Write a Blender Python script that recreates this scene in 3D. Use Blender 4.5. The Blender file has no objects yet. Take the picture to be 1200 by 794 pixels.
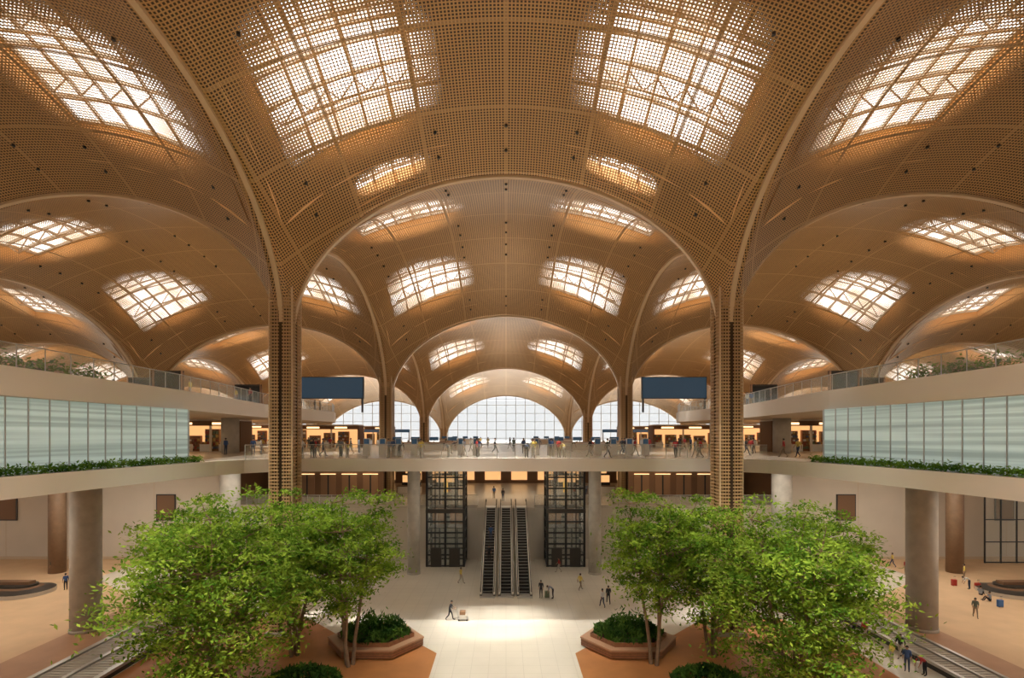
import bpy, bmesh, math, random
import numpy as np
from mathutils import Vector, Matrix
random.seed(7); rng=np.random.default_rng(7)
scene=bpy.context.scene
F=606.0; CZ=16.0
# ------------------------------------------------------------ materials
def mat(name,col,rough=0.6,metal=0.0,emit=None,es=0.0,var=0.0,vscale=2.0,spec=None):
    m=bpy.data.materials.new(name); m.use_nodes=True
    nt=m.node_tree; b=nt.nodes['Principled BSDF']
    b.inputs['Base Color'].default_value=(*col,1); b.inputs['Roughness'].default_value=rough
    b.inputs['Metallic'].default_value=metal
    if spec is not None: b.inputs['Specular IOR Level'].default_value=spec
    if emit: 
        b.inputs['Emission Color'].default_value=(*emit,1); b.inputs['Emission Strength'].default_value=es
    if var>0:
        tc=nt.nodes.new('ShaderNodeTexCoord'); n=nt.nodes.new('ShaderNodeTexNoise'); n.inputs['Scale'].default_value=vscale
        n.inputs['Detail'].default_value=3
        r=nt.nodes.new('ShaderNodeValToRGB')
        r.color_ramp.elements[0].position=0.3; r.color_ramp.elements[1].position=0.7
        r.color_ramp.elements[0].color=(*[c*(1-var) for c in col],1)
        r.color_ramp.elements[1].color=(*[min(1,c*(1+var)) for c in col],1)
        nt.links.new(tc.outputs['Object'],n.inputs['Vector']); nt.links.new(n.outputs['Fac'],r.inputs['Fac'])
        nt.links.new(r.outputs['Color'],b.inputs['Base Color'])
    return m
class N:
    def __init__(s,nt): s.nt=nt
    def m(s,op,a,b=None,c=None):
        n=s.nt.nodes.new('ShaderNodeMath'); n.operation=op
        for i,v in enumerate((a,b,c)):
            if v is None: continue
            if isinstance(v,(int,float)): n.inputs[i].default_value=v
            else: s.nt.links.new(v,n.inputs[i])
        return n.outputs[0]
    def mix(s,f,a,b):
        n=s.nt.nodes.new('ShaderNodeMix'); n.data_type='RGBA'
        for sock,v in ((n.inputs[0],f),(n.inputs[6],a),(n.inputs[7],b)):
            if isinstance(v,(int,float)): sock.default_value=v
            elif isinstance(v,tuple): sock.default_value=(*v,1)
            else: s.nt.links.new(v,sock)
        return n.outputs[2]
    def step(s,x,e0,e1,o0=0,o1=1):
        n=s.nt.nodes.new('ShaderNodeMapRange'); n.interpolation_type='SMOOTHSTEP'
        s.nt.links.new(x,n.inputs[0]); n.inputs[1].default_value=e0; n.inputs[2].default_value=e1
        n.inputs[3].default_value=o0; n.inputs[4].default_value=o1
        return n.outputs[0]
BAYY=24.2
SKY=[(10.2,8.4,6.0,5.8),(8.9,15.8,3.2,1.0)]
def lattice_mat():
    m=bpy.data.materials.new('bronze_lattice'); m.use_nodes=True; nt=m.node_tree
    b=nt.nodes['Principled BSDF']; out=nt.nodes['Material Output']; q=N(nt)
    uv=nt.nodes.new('ShaderNodeUVMap'); uv.uv_map='UVMap'
    su=nt.nodes.new('ShaderNodeSeparateXYZ'); nt.links.new(uv.outputs[0],su.inputs[0])
    tc=nt.nodes.new('ShaderNodeTexCoord'); so=nt.nodes.new('ShaderNodeSeparateXYZ'); nt.links.new(tc.outputs['Object'],so.inputs[0])
    P=0.22
    ax=q.m('PINGPONG',so.outputs[0],18.0); ay=q.m('PINGPONG',q.m('SUBTRACT',so.outputs[1],BAYY),18.0)
    masks=[]
    for (cx,cy,hx,hy) in SKY:
        dx=q.m('POWER',q.m('ABSOLUTE',q.m('DIVIDE',q.m('SUBTRACT',ax,cx),hx)),2.2)
        dy=q.m('POWER',q.m('ABSOLUTE',q.m('DIVIDE',q.m('SUBTRACT',ay,cy),hy)),2.2)
        masks.append(q.step(q.m('ADD',dx,dy),0.1,1.35,1,0))
    # the slim secondary lights exist in the central hall bay only
    near=q.m('MULTIPLY',q.m('LESS_THAN',so.outputs[1],BAYY+18.0),q.m('LESS_THAN',q.m('ABSOLUTE',so.outputs[0]),18.0))
    mk=q.m('MAXIMUM',masks[0],q.m('MULTIPLY',masks[1],near))
    pu=q.m('PINGPONG',su.outputs[0],P/2); pv=q.m('PINGPONG',su.outputs[1],P/2)
    bar=q.m('MAXIMUM',q.m('GREATER_THAN',pu,P*0.30),q.m('GREATER_THAN',pv,P*0.31))
    th=q.m('MULTIPLY',mk,P*0.33)
    hole=q.m('MULTIPLY',q.m('LESS_THAN',pu,th),q.m('LESS_THAN',pv,th))
    su2=q.m('LESS_THAN',q.m('PINGPONG',su.outputs[0],3.08),0.06); sv2=q.m('LESS_THAN',q.m('PINGPONG',su.outputs[1],3.08),0.06)
    seam=q.m('MAXIMUM',su2,sv2)
    hole=q.m('MULTIPLY',hole,q.m('SUBTRACT',1.0,seam))
    noise=nt.nodes.new('ShaderNodeTexNoise'); noise.inputs['Scale'].default_value=0.2; nt.links.new(tc.outputs['Object'],noise.inputs['Vector'])
    barc=q.mix(noise.outputs['Fac'],(0.40,0.228,0.085),(0.55,0.33,0.135))
    col=q.mix(bar,(0.05,0.026,0.010),barc)
    col=q.mix(q.m('MULTIPLY',seam,0.6),col,(0.50,0.32,0.15))
    nt.links.new(col,b.inputs['Base Color']); b.inputs['Roughness'].default_value=0.38; b.inputs['Metallic'].default_value=0.2
    tr=nt.nodes.new('ShaderNodeBsdfTransparent'); mx=nt.nodes.new('ShaderNodeMixShader')
    nt.links.new(hole,mx.inputs[0]); nt.links.new(b.outputs[0],mx.inputs[1]); nt.links.new(tr.outputs[0],mx.inputs[2])
    nt.links.new(mx.outputs[0],out.inputs[0])
    return m
def trans_mix(name,col,fac,rough=0.05,emit=None,es=0.0,diffuse=False):
    m=bpy.data.materials.new(name); m.use_nodes=True; nt=m.node_tree
    b=nt.nodes['Principled BSDF']; out=nt.nodes['Material Output']
    b.inputs['Base Color'].default_value=(*col,1); b.inputs['Roughness'].default_value=rough
    if emit: b.inputs['Emission Color'].default_value=(*emit,1); b.inputs['Emission Strength'].default_value=es
    tr=nt.nodes.new('ShaderNodeBsdfTransparent'); mx=nt.nodes.new('ShaderNodeMixShader'); mx.inputs[0].default_value=fac
    nt.links.new(b.outputs[0],mx.inputs[1]); nt.links.new(tr.outputs[0],mx.inputs[2]); nt.links.new(mx.outputs[0],out.inputs[0])
    return m
def leaf_mat(name,c1,c2,tl=0.45):
    m=bpy.data.materials.new(name); m.use_nodes=True; nt=m.node_tree; q=N(nt)
    out=nt.nodes['Material Output']; nt.nodes.remove(nt.nodes['Principled BSDF'])
    tc=nt.nodes.new('ShaderNodeTexCoord'); n=nt.nodes.new('ShaderNodeTexNoise'); n.inputs['Scale'].default_value=0.9; n.inputs['Detail'].default_value=5
    nt.links.new(tc.outputs['Object'],n.inputs['Vector'])
    c=q.mix(q.step(n.outputs['Fac'],0.35,0.65),c1,c2)
    d=nt.nodes.new('ShaderNodeBsdfDiffuse'); t=nt.nodes.new('ShaderNodeBsdfTranslucent'); mx=nt.nodes.new('ShaderNodeMixShader'); mx.inputs[0].default_value=tl
    nt.links.new(c,d.inputs[0]); nt.links.new(c,t.inputs[0]); nt.links.new(d.outputs[0],mx.inputs[1]); nt.links.new(t.outputs[0],mx.inputs[2])
    nt.links.new(mx.outputs[0],out.inputs[0]); return m
def tile_mat(name,col,size,rough=0.25,line=0.88):
    m=mat(name,col,rough); nt=m.node_tree; q=N(nt); b=nt.nodes['Principled BSDF']
    tc=nt.nodes.new('ShaderNodeTexCoord'); so=nt.nodes.new('ShaderNodeSeparateXYZ'); nt.links.new(tc.outputs['Object'],so.inputs[0])
    l=q.m('MAXIMUM',q.m('LESS_THAN',q.m('PINGPONG',so.outputs[0],size/2),0.02),q.m('LESS_THAN',q.m('PINGPONG',so.outputs[1],size/2),0.02))
    n=nt.nodes.new('ShaderNodeTexNoise'); n.inputs['Scale'].default_value=0.4; nt.links.new(tc.outputs['Object'],n.inputs['Vector'])
    c=q.mix(n.outputs['Fac'],tuple(x*0.92 for x in col),tuple(min(1,x*1.06) for x in col))
    nt.links.new(q.mix(l,c,tuple(x*line for x in col)),b.inputs['Base Color']); return m
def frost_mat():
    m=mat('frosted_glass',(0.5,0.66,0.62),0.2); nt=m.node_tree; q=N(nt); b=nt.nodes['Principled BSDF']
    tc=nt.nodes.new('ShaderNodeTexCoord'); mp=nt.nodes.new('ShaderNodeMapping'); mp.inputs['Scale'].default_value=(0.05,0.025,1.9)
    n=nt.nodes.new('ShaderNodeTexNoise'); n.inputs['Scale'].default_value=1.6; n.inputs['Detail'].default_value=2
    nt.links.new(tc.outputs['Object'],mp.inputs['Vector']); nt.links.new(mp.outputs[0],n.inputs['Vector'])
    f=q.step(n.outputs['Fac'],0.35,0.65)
    c=q.mix(f,(0.38,0.50,0.47),(0.66,0.80,0.76)); nt.links.new(c,b.inputs['Base Color']); nt.links.new(c,b.inputs['Emission Color']); b.inputs['Emission Strength'].default_value=0.32  # emission gives the glass a backlit glow without a lamp behind
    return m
def glaze_mat():
    m=trans_mix('skylight_glazing',(0.8,0.85,0.9),0.5,emit=(0.97,0.98,1.0),es=5.2); nt=m.node_tree; q=N(nt); b=nt.nodes['Principled BSDF']
    tc=nt.nodes.new('ShaderNodeTexCoord'); n=nt.nodes.new('ShaderNodeTexNoise'); n.inputs['Scale'].default_value=0.22; n.inputs['Detail'].default_value=2
    nt.links.new(tc.outputs['Object'],n.inputs['Vector']); f=q.step(n.outputs['Fac'],0.36,0.62)
    nt.links.new(q.mix(f,(0.50,0.37,0.23),(1.0,0.97,0.92)),b.inputs['Emission Color']); return m  # emission stands in for daylight through the glass, noise varies its warmth
M={}
M['lattice']=lattice_mat()
M['rib']=mat('champagne_rib',(0.60,0.44,0.27),0.4)
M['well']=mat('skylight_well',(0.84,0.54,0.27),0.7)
M['glaze']=glaze_mat()
M['steel']=mat('truss_steel',(0.34,0.28,0.21),0.5)
M['colbar']=mat('bronze_slat',(0.46,0.29,0.14),0.45)
M['coldark']=mat('column_core',(0.07,0.04,0.018),0.7)
M['concrete']=mat('concrete',(0.50,0.47,0.42),0.8,var=0.12,vscale=1.2)
M['brownconc']=mat('brown_column_clad',(0.24,0.15,0.09),0.6,var=0.1)
M['cream']=mat('cream_fascia',(0.86,0.80,0.72),0.5)
M['soffit']=mat('warm_soffit',(0.58,0.46,0.33),0.6)
M['deckfloor']=tile_mat('deck_tile',(0.60,0.54,0.46),1.2)
M['floor']=tile_mat('floor_tile',(0.80,0.75,0.65),1.2,0.22)
M['tan']=mat('tan_carpet',(0.66,0.46,0.28),0.75,var=0.06,vscale=0.5)
M['terra']=mat('terracotta_floor',(0.52,0.22,0.075),0.5,var=0.1,vscale=0.6)
M['pathbrown']=mat('brown_path',(0.46,0.26,0.15),0.6,var=0.08,vscale=0.6)
M['wall']=mat('beige_wall',(0.62,0.56,0.48),0.7,var=0.04,vscale=0.3)
M['brownwall']=mat('brown_wall',(0.20,0.11,0.06),0.7)
M['black']=mat('black_metal',(0.02,0.02,0.022),0.4)
M['darkglass']=mat('dark_glass',(0.03,0.035,0.04),0.08)
M['darksteel']=mat('dark_steel',(0.06,0.055,0.05),0.4,0.3)
M['silver']=mat('brushed_steel',(0.56,0.55,0.53),0.35,0.6)
M['beltgrey']=mat('belt_slat',(0.42,0.38,0.33),0.5)
M['glass']=trans_mix('clear_glass',(0.75,0.85,0.82),0.86,0.05)
M['frost']=frost_mat()
M['bark']=mat('bark',(0.24,0.16,0.10),0.9,var=0.2,vscale=3)
M['leaf']=leaf_mat('tree_leaf',(0.08,0.185,0.02),(0.36,0.51,0.065))
M['leafdark']=leaf_mat('shrub_leaf',(0.03,0.08,0.02),(0.12,0.23,0.04),0.25)
M['leafedge']=leaf_mat('edge_plant_leaf',(0.07,0.18,0.02),(0.20,0.36,0.05),0.3)
M['soil']=mat('soil',(0.08,0.05,0.03),0.95)
M['wood']=mat('bench_wood',(0.30,0.13,0.06),0.45,var=0.15,vscale=4)
M['woodlight']=mat('bench_wood_light',(0.52,0.31,0.19),0.45)
M['white']=mat('white_panel',(0.85,0.85,0.82),0.4)
M['warm']=mat('warm_lamp',(1,0.6,0.25),0.5,emit=(1.0,0.66,0.32),es=2.5)
M['warm2']=mat('warm_panel_glow',(0.7,0.45,0.25),0.5,emit=(1.0,0.54,0.21),es=0.9)  # emissive walls and panels stand in for warm shop lighting
M['whitelamp']=mat('white_lamp',(1,1,1),0.5,emit=(1.0,0.93,0.8),es=6.0)
M['screen']=mat('led_screen',(0.02,0.03,0.045),0.15,emit=(0.10,0.20,0.30),es=0.2)
M['gold']=mat('gold_fixture',(0.8,0.5,0.1),0.4,emit=(1,0.6,0.1),es=0.6)
M['apron']=mat('apron_concrete',(0.6,0.6,0.58),0.9)
for i,c in enumerate([(0.35,0.08,0.05),(0.12,0.15,0.22),(0.55,0.38,0.12),(0.15,0.2,0.12),(0.7,0.66,0.6),(0.3,0.17,0.09)]):
    M['goods%d'%i]=mat('goods_%d'%i,c,0.5)
M['caseblue']=mat('suitcase_blue',(0.05,0.15,0.4),0.4); M['casered']=mat('suitcase_red',(0.5,0.05,0.04),0.4)
# ------------------------------------------------------------ mesh builder
class MB:
    def __init__(s): s.v=[];s.f=[];s.m=[];s.ml=[]
    def mi(s,k):
        if k not in s.ml: s.ml.append(k)
        return s.ml.index(k)
    def add(s,vs,fs,k):
        o=len(s.v); s.v+= [tuple(p) for p in vs]; i=s.mi(k)
        for f in fs: s.f.append(tuple(o+j for j in f)); s.m.append(i)
    def box(s,cx,cy,cz,sx,sy,sz,k,rz=0.0):
        c,sn=math.cos(rz),math.sin(rz); vs=[]
        for dz in(-.5,.5):
            for dx,dy in((-.5,-.5),(.5,-.5),(.5,.5),(-.5,.5)):
                x=dx*sx;y=dy*sy; vs.append((cx+x*c-y*sn,cy+x*sn+y*c,cz+dz*sz))
        s.add(vs,[(3,2,1,0),(4,5,6,7),(0,1,5,4),(1,2,6,5),(2,3,7,6),(3,0,4,7)],k)
    def bb(s,x0,x1,y0,y1,z0,z1,k): s.box((x0+x1)/2,(y0+y1)/2,(z0+z1)/2,abs(x1-x0),abs(y1-y0),abs(z1-z0),k)
    def tube(s,p0,p1,r0,r1,k,n=8,cap=True):
        p0=Vector(p0);p1=Vector(p1);d=(p1-p0)
        if d.length<1e-6: return
        d.normalize(); a=Vector((0,0,1)) if abs(d.z)<0.9 else Vector((1,0,0))
        u=d.cross(a).normalized(); w=d.cross(u); vs=[]
        for p,r in((p0,r0),(p1,r1)):
            for i in range(n):
                t=2*math.pi*i/n; vs.append(p+(u*math.cos(t)+w*math.sin(t))*r)
        fs=[(i,(i+1)%n,n+(i+1)%n,n+i) for i in range(n)]
        if cap: fs+=[tuple(range(n-1,-1,-1)),tuple(range(n,2*n))]
        s.add(vs,fs,k)
    def beam(s,p0,p1,w,h,k): 
        p0=Vector(p0);p1=Vector(p1);d=(p1-p0)
        if d.length<1e-6: return
        d.normalize(); a=Vector((0,0,1)) if abs(d.z)<0.95 else Vector((0,1,0))
        u=d.cross(a).normalized()*w/2; v=u.cross(d).normalized()*h/2
        vs=[p+a_*u+b_*v for p in(p0,p1) for a_,b_ in((-1,-1),(1,-1),(1,1),(-1,1))]
        s.add(vs,[(3,2,1,0),(4,5,6,7),(0,1,5,4),(1,2,6,5),(2,3,7,6),(3,0,4,7)],k)
    def poly(s,pts,z0,z1,ktop,kside=None,kbot=None):
        n=len(pts); kside=kside or ktop; kbot=kbot or ktop
        s.add([(x,y,z1) for x,y in pts],[tuple(range(n))],ktop)
        s.add([(x,y,z0) for x,y in pts],[tuple(range(n-1,-1,-1))],kbot)
        s.add([(x,y,z) for z in(z0,z1) for x,y in pts],[(i,(i+1)%n,n+(i+1)%n,n+i) for i in range(n)],kside)
    def make(s,name,loc=(0,0,0),smooth=False,rz=0,parent=None):
        me=bpy.data.meshes.new(name); me.from_pydata([tuple(p) for p in s.v],[],s.f)
        for k in s.ml: me.materials.append(M[k])
        me.polygons.foreach_set('material_index',s.m)
        if smooth: me.polygons.foreach_set('use_smooth',[True]*len(s.f))
        me.update(); ob=bpy.data.objects.new(name,me); scene.collection.objects.link(ob); ob.location=loc; ob.rotation_euler[2]=rz
        if parent: ob.parent=parent
        return ob
def dup(ob,loc,rz=0,sc=(1,1,1),name=None):
    o=bpy.data.objects.new(name or ob.name.split('.')[0],ob.data); scene.collection.objects.link(o)
    o.location=loc;o.rotation_euler[2]=rz;o.scale=sc; return o
def gp(px,py,z=0.0):
    d=F*(CZ-z)/(py-510.0); return ((px-593.0)*d/F,d)
# ------------------------------------------------------------ roof
HY=np.array([-30,6.2,24.2,42.2,60,78.2,96,114.2,132,150.2,190]); HH=np.array([38.2,37.9,37.6,37.2,35.7,34.1,32.5,30.9,29.2,27.6,24.5])
def H(x,y): return np.interp(y,HY,HH)-1.45*(np.abs(x)/36.0)**1.5
E=17.45; B0=12.5; CC=0.40
def A_(r): return np.maximum(0,1-(r/E)**2)
def rel(v,c0): return v-c0-36*np.round((v-c0)/36)
def surf(x,y):
    x=np.asarray(x,float);y=np.asarray(y,float)
    a=A_(rel(x,0));b=A_(rel(y,BAYY))
    return H(x,y)-B0+B0*np.sqrt(np.maximum(0,a+b-CC*a*b))
XB=[-108,-72,-36,0,36,72,108]; YB=[BAYY+36*i for i in range(4)]
NS=46
th=np.linspace(-math.pi/2,math.pi/2,NS-1); rr=np.concatenate([[-17.999],E*np.sin(th),[17.999]])
V=[];Fc=[];UV=[];off=0
for xb in XB:
    for yb in [BAYY-36]+YB:
        X,Y=np.meshgrid(xb+rr,yb+rr,indexing='ij'); Z=surf(X,Y)
        du=np.sqrt(np.diff(X,axis=0)**2+np.diff(Z,axis=0)**2); U=np.vstack([np.zeros((1,NS+1)),np.cumsum(du,axis=0)]); U-=U[NS//2]
        dv=np.sqrt(np.diff(Y,axis=1)**2+np.diff(Z,axis=1)**2); W=np.hstack([np.zeros((NS+1,1)),np.cumsum(dv,axis=1)]); W-=W[:,NS//2:NS//2+1]
        V.append(np.stack([X,Y,Z],-1).reshape(-1,3)); UV.append(np.stack([U,W],-1).reshape(-1,2))
        i,j=np.meshgrid(np.arange(NS),np.arange(NS),indexing='ij'); a=off+i*(NS+1)+j
        Fc.append(np.stack([a,a+1,a+NS+2,a+NS+1],-1).reshape(-1,4)); off+=(NS+1)**2
V=np.concatenate(V);Fc=np.concatenate(Fc);UV=np.concatenate(UV)
me=bpy.data.meshes.new('ceiling'); me.from_pydata(V.tolist(),[],Fc.tolist()); me.materials.append(M['lattice'])
uvl=me.uv_layers.new(name='UVMap'); uvl.data.foreach_set('uv',UV[Fc.reshape(-1)].reshape(-1))
me.polygons.foreach_set('use_smooth',[True]*len(Fc)); me.update()
scene.collection.objects.link(bpy.data.objects.new('ceiling',me))
# ribs
def sweep(mb,pts,nrm,side,w,h,k):
    n=len(pts); vs=[]
    for p,q in zip(pts,nrm):
        for a,b in((-1,-1),(1,-1),(1,1),(-1,1)): vs.append(p+side*(a*w/2)+q*(b*h/2))
    fs=[]
    for i in range(n-1):
        for j in range(4): fs.append((4*i+j,4*i+(j+1)%4,4*i+4+(j+1)%4,4*i+4+j))
    mb.add(vs,fs,k)
def rib(mb,fixed,axis,c,w=0.36,h=0.40):
    t=np.linspace(-math.pi/2,math.pi/2,61); r=c+E*np.sin(t)
    pts=[]
    for v,tt in zip(r,t):
        x,y=(fixed,v) if axis=='y' else (v,fixed)
        z=float(H(x,y))-B0+B0*math.cos(tt); pts.append(Vector((x,y,z)))
    nr=[];side=Vector((1,0,0)) if axis=='y' else Vector((0,1,0))
    for i in range(len(pts)):
        d=(pts[min(i+1,len(pts)-1)]-pts[max(i-1,0)]).normalized(); nr.append(side.cross(d).normalized())
    sweep(mb,pts,nr,side,w,h,'rib')
    return pts
mb=MB()
XC=[-126,-90,-54,-18,18,54,90,126]; YC=[6.2+36*i for i in range(5)]
for xc in XC:
    for yb in YB: rib(mb,xc,'y',yb)
for yc in YC:
    for xb in XB: rib(mb,yc,'x',xb)
mb.make('ceiling_arch_ribs',smooth=False)
# small ceiling spotlight cans
mb=MB()
for xb in XB[1:-1]:
    for yb in YB[:2]:
        for rx in (-14.6,-5.2,0,5.2,14.6):
            for ry in(-15.6,-13.6,-4,-1.5,1.5,4,13.6,15.6):
                x=xb+rx;y=yb+ry; z=float(surf(x,y)); mb.tube((x,y,z-.14),(x,y,z+.1),.11,.11,'black',8)
mb.make('ceiling_spotlight_cans')
# skylights
sk=MB()
for xb in XB:
    if abs(xb)>100: continue
    for yb in YB:
        for sx in(-1,1):
            for sy in(-1,1):
                for idx,(cx,cy,hx,hy) in enumerate(SKY):
                    if idx==1 and (yb>40 or xb!=0): continue
                    x0=xb+sx*cx; y0=yb+sy*cy; up=2.4 if idx==0 else 1.3; G=1.10
                    n=4 if idx==0 else 2
                    a=np.linspace(-1,1,n+1)
                    def P(u,v,g,dz): 
                        x=x0+u*hx*g;y=y0+v*hy*g
                        return (x,y,float(surf(np.clip(x,xb-17.9,xb+17.9),np.clip(y,yb-17.9,yb+17.9)))+dz)
                    g1=G if idx==0 else 1.08
                    vs=[P(u,v,g1*.87,up) for u in a for v in a]
                    sk.add(vs,[(i*(n+1)+j,i*(n+1)+j+1,(i+1)*(n+1)+j+1,(i+1)*(n+1)+j) for i in range(n) for j in range(n)],'glaze')
                    per=[(u,-1) for u in a]+[(1,v) for v in a[1:]]+[(u,1) for u in a[::-1][1:]]+[(-1,v) for v in a[::-1][1:-1]]
                    L=len(per)
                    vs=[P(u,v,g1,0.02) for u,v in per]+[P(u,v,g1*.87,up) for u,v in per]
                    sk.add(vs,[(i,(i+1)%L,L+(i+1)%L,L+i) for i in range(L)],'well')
                    nn=6 if idx==0 else 4; g=np.linspace(-1,1,nn+1)
                    for q_ in g:
                        for k_ in range(4):
                            t0,t1=-1+k_*2/4,-1+(k_+1)*2/4
                            sk.beam(P(q_,t0,g1*.87,up-.2),P(q_,t1,g1*.87,up-.2),0.16,0.25,'steel')
                            if idx==0: sk.beam(P(t0,q_*.999,g1*.87,up-.2),P(t1,q_*.999,g1*.87,up-.2),0.16,0.25,'steel')
                    lo=up-1.4 if idx==0 else .5
                    for v in ((-0.4,0.4) if idx==0 else (0,)):
                        for k_ in range(nn):
                            u0,u1=g[k_],g[k_+1]; um=(u0+u1)/2
                            sk.beam(P(u0,v,.95,up-.3),P(um,v,.95,lo),0.08,0.08,'steel')
                            sk.beam(P(um,v,.95,lo),P(u1,v,.95,up-.3),0.08,0.08,'steel')
                            if k_<nn-1: sk.beam(P(um,v,.95,lo),P((u1+g[k_+2])/2,v,.95,lo),0.13,0.13,'steel')
sk.make('skylight_1')
# ------------------------------------------------------------ tree columns
mb=MB(); R=0.92; TOP=31.5
mb.bb(-R+.12,R-.12,-R+.12,R-.12,0,TOP,'coldark')
for sx in(-1,1):
    for sy in(-1,1):
        mb.bb(sx*R-.1*sx,sx*R+.03*sx,sy*R-.1*sy,sy*R+.03*sy,0,TOP,'rib')
for o in(-.7,-.48,-.26,.26,.48,.7):
    w=.035
    for s_ in(-1,1):
        mb.bb(o-w,o+w,s_*R-.06,s_*R+.0,0,TOP,'colbar'); mb.bb(s_*R-.06,s_*R+.0,o-w,o+w,0,TOP,'colbar')
z=0.2
while z<TOP:
    for s_ in(-1,1):
        for c_ in(-.5,.5):
            mb.bb(c_-.36,c_+.36,s_*R-.08,s_*R+.04,z,z+.12,'colbar'); mb.bb(s_*R-.08,s_*R+.04,c_-.36,c_+.36,z,z+.12,'colbar')
    z+=0.27
mb.bb(-1.15,1.15,-1.15,1.15,0,.3,'concrete')
c0=None
for yc in YC[1:]:
    for xc in XC[1:-1]:
        if c0 is None: c0=mb.make('lattice_tree_column',(xc,yc,0))
        else: dup(c0,(xc,yc,0))
# ------------------------------------------------------------ ground floor
mb=MB(); mb.bb(-150,150,-30,150,-0.4,0,'floor'); mb.make('floor')
mb=MB(); mb.bb(-130,130,-30.5,-30,0,36,'wall'); mb.make('wall_back')
mb=MB(); mb.bb(-600,600,151.5,900,6,7,'apron'); mb.make('apron_ground')
for s in(-1,1):
    mb=MB(); mb.poly([(s*35.5,5),(s*140,5),(s*140,67),(s*46,67),(s*46,58),(s*35.5,50)][::s],0,0.012,'tan'); mb.make('floor_carpet')
    mb=MB(); mb.poly([(s*35.5,5),(s*35.5,49),(s*31,49),(s*31,5)][::-s],0,0.012,'pathbrown'); mb.make('floor_path')
    mb=MB(); mb.poly([(s*5.1,5),(s*5.1,38),(s*8.0,41.2),(s*13.5,41.5),(s*17,45),(s*24,45),(s*26,40),(s*26,5)][::s],0,0.014,'terra'); mb.make('floor_terracotta')
# ------------------------------------------------------------ decks
edge=[(24.3,8),(24.2,24),(23.8,30),(23.2,36),(22.5,40),(21.5,42.4),(20.0,43.8),(17.5,44.4),(12,44.6)]
outl=[(-x,y) for x,y in edge]
full=[(-150,8)]+outl+[(x,y) for x,y in edge[::-1]]+[(150,8),(150,150),(-150,150)]
mb=MB(); mb.poly(full[::-1],12.9,14.0,'deckfloor','cream','soffit'); mb.make('floor_departures_deck')
up=[(25.4,6),(25.0,25),(25.0,40),(26,50),(27,58),(26.4,68),(25.3,76),(27,82),(34,88),(120,90),(120,6)]
for s in(-1,1):
    mb=MB(); mb.poly([(s*x,y) for x,y in up][::s],18.0,19.5,'deckfloor','cream','soffit'); mb.make('floor_upper_gallery')
def sub(pts,step=1.5):
    out=[]
    for (a,b) in zip(pts[:-1],pts[1:]):
        L=math.dist(a,b); n=max(1,round(L/step))
        for i in range(n): out.append((a[0]+(b[0]-a[0])*i/n,a[1]+(b[1]-a[1])*i/n))
    return out+[pts[-1]]
def balustrade(name,pts,z,h=1.2):
    p=sub(pts,1.6); mb=MB()
    for a,b in zip(p[:-1],p[1:]):
        mb.beam((*a,z+h/2+.02),(*b,z+h/2+.02),0.02,h-.04,'glass'); mb.beam((*a,z+h+.02),(*b,z+h+.02),0.06,0.05,'silver')
        mb.box(a[0],a[1],z+h/2,.04,.04,h,'silver')
    return mb.make(name)
for s in(-1,1):
    balustrade('glass_balustrade',[(s*(x+.25),y) for x,y in up[:9]],19.5)
e2=[(-x,y+.2) for x,y in edge[5:]]; balustrade('glass_balustrade',e2+[(-x,y) for x,y in e2[::-1]],14.0)
# frosted glass walls
for s in(-1,1):
    pts=sub([(25.9,8),(25.8,24),(25.4,30),(24.8,36),(24.4,39.6),(25.2,41),(30,41)],1.3); mb=MB()
    for a,b in zip(pts[:-1],pts[1:]):
        A=(s*a[0],a[1]);B=(s*b[0],b[1])
        mb.beam((*A,16),(*B,16),0.05,3.98,'frost')
        mb.box(A[0]-s*.06,A[1],16,.06,.05,3.98,'silver')
    mb.make('wall_frosted_glass')
# leaves helper
def leaves(centers,size,k,name,loc=(0,0,0),extra=None,flat=0.6,asp=0.42):
    n=len(centers); d=rng.normal(size=(n,3)); d[:,2]*=flat; d/=np.linalg.norm(d,axis=1)[:,None]
    up_=rng.normal(size=(n,3))*0.5+np.array([0,0,1.0]); sd=np.cross(d,up_); sd/=np.linalg.norm(sd,axis=1)[:,None]+1e-9
    s=size*(0.7+0.6*rng.random(n))[:,None]
    nn=np.cross(sd,d)
    P=np.stack([centers-d*s*.5,centers+sd*s*asp*.5-nn*s*.06,centers+d*s*.5-nn*s*.12,centers-sd*s*asp*.5-nn*s*.06],1).reshape(-1,3)
    Fq=(np.arange(n)[:,None]*4+np.arange(4)[None]).tolist()
    mb=extra or MB(); mb.add([tuple(p) for p in P.tolist()],Fq,k)
    return mb
for s in(-1,1):
    pts=np.array([(s*(x+.72),y) for x,y in sub([(24.3,10),(24.2,24),(23.8,30),(23.2,36),(22.7,39.5)],.05)])
    c=np.repeat(pts,10,0); c=np.c_[c,np.full(len(c),14.22)]+rng.normal(size=(len(c),3))*np.array([.2,.2,.12])
    c[:,2]=np.maximum(c[:,2],14.03)
    mb=leaves(c,.22,'leafedge','x'); mb.make('edge_planting')
    c=[]
    for y in np.arange(27,34,.4): c.append((s*26.6,y,19.9))
    c=np.repeat(np.array(c),45,0)+rng.normal(size=(len(c)*45,3))*np.array([.3,.35,.28]); c[:,2]=np.maximum(c[:,2],19.55)
    leaves(c,.3,'leafedge','x').make('gallery_planting')
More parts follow.
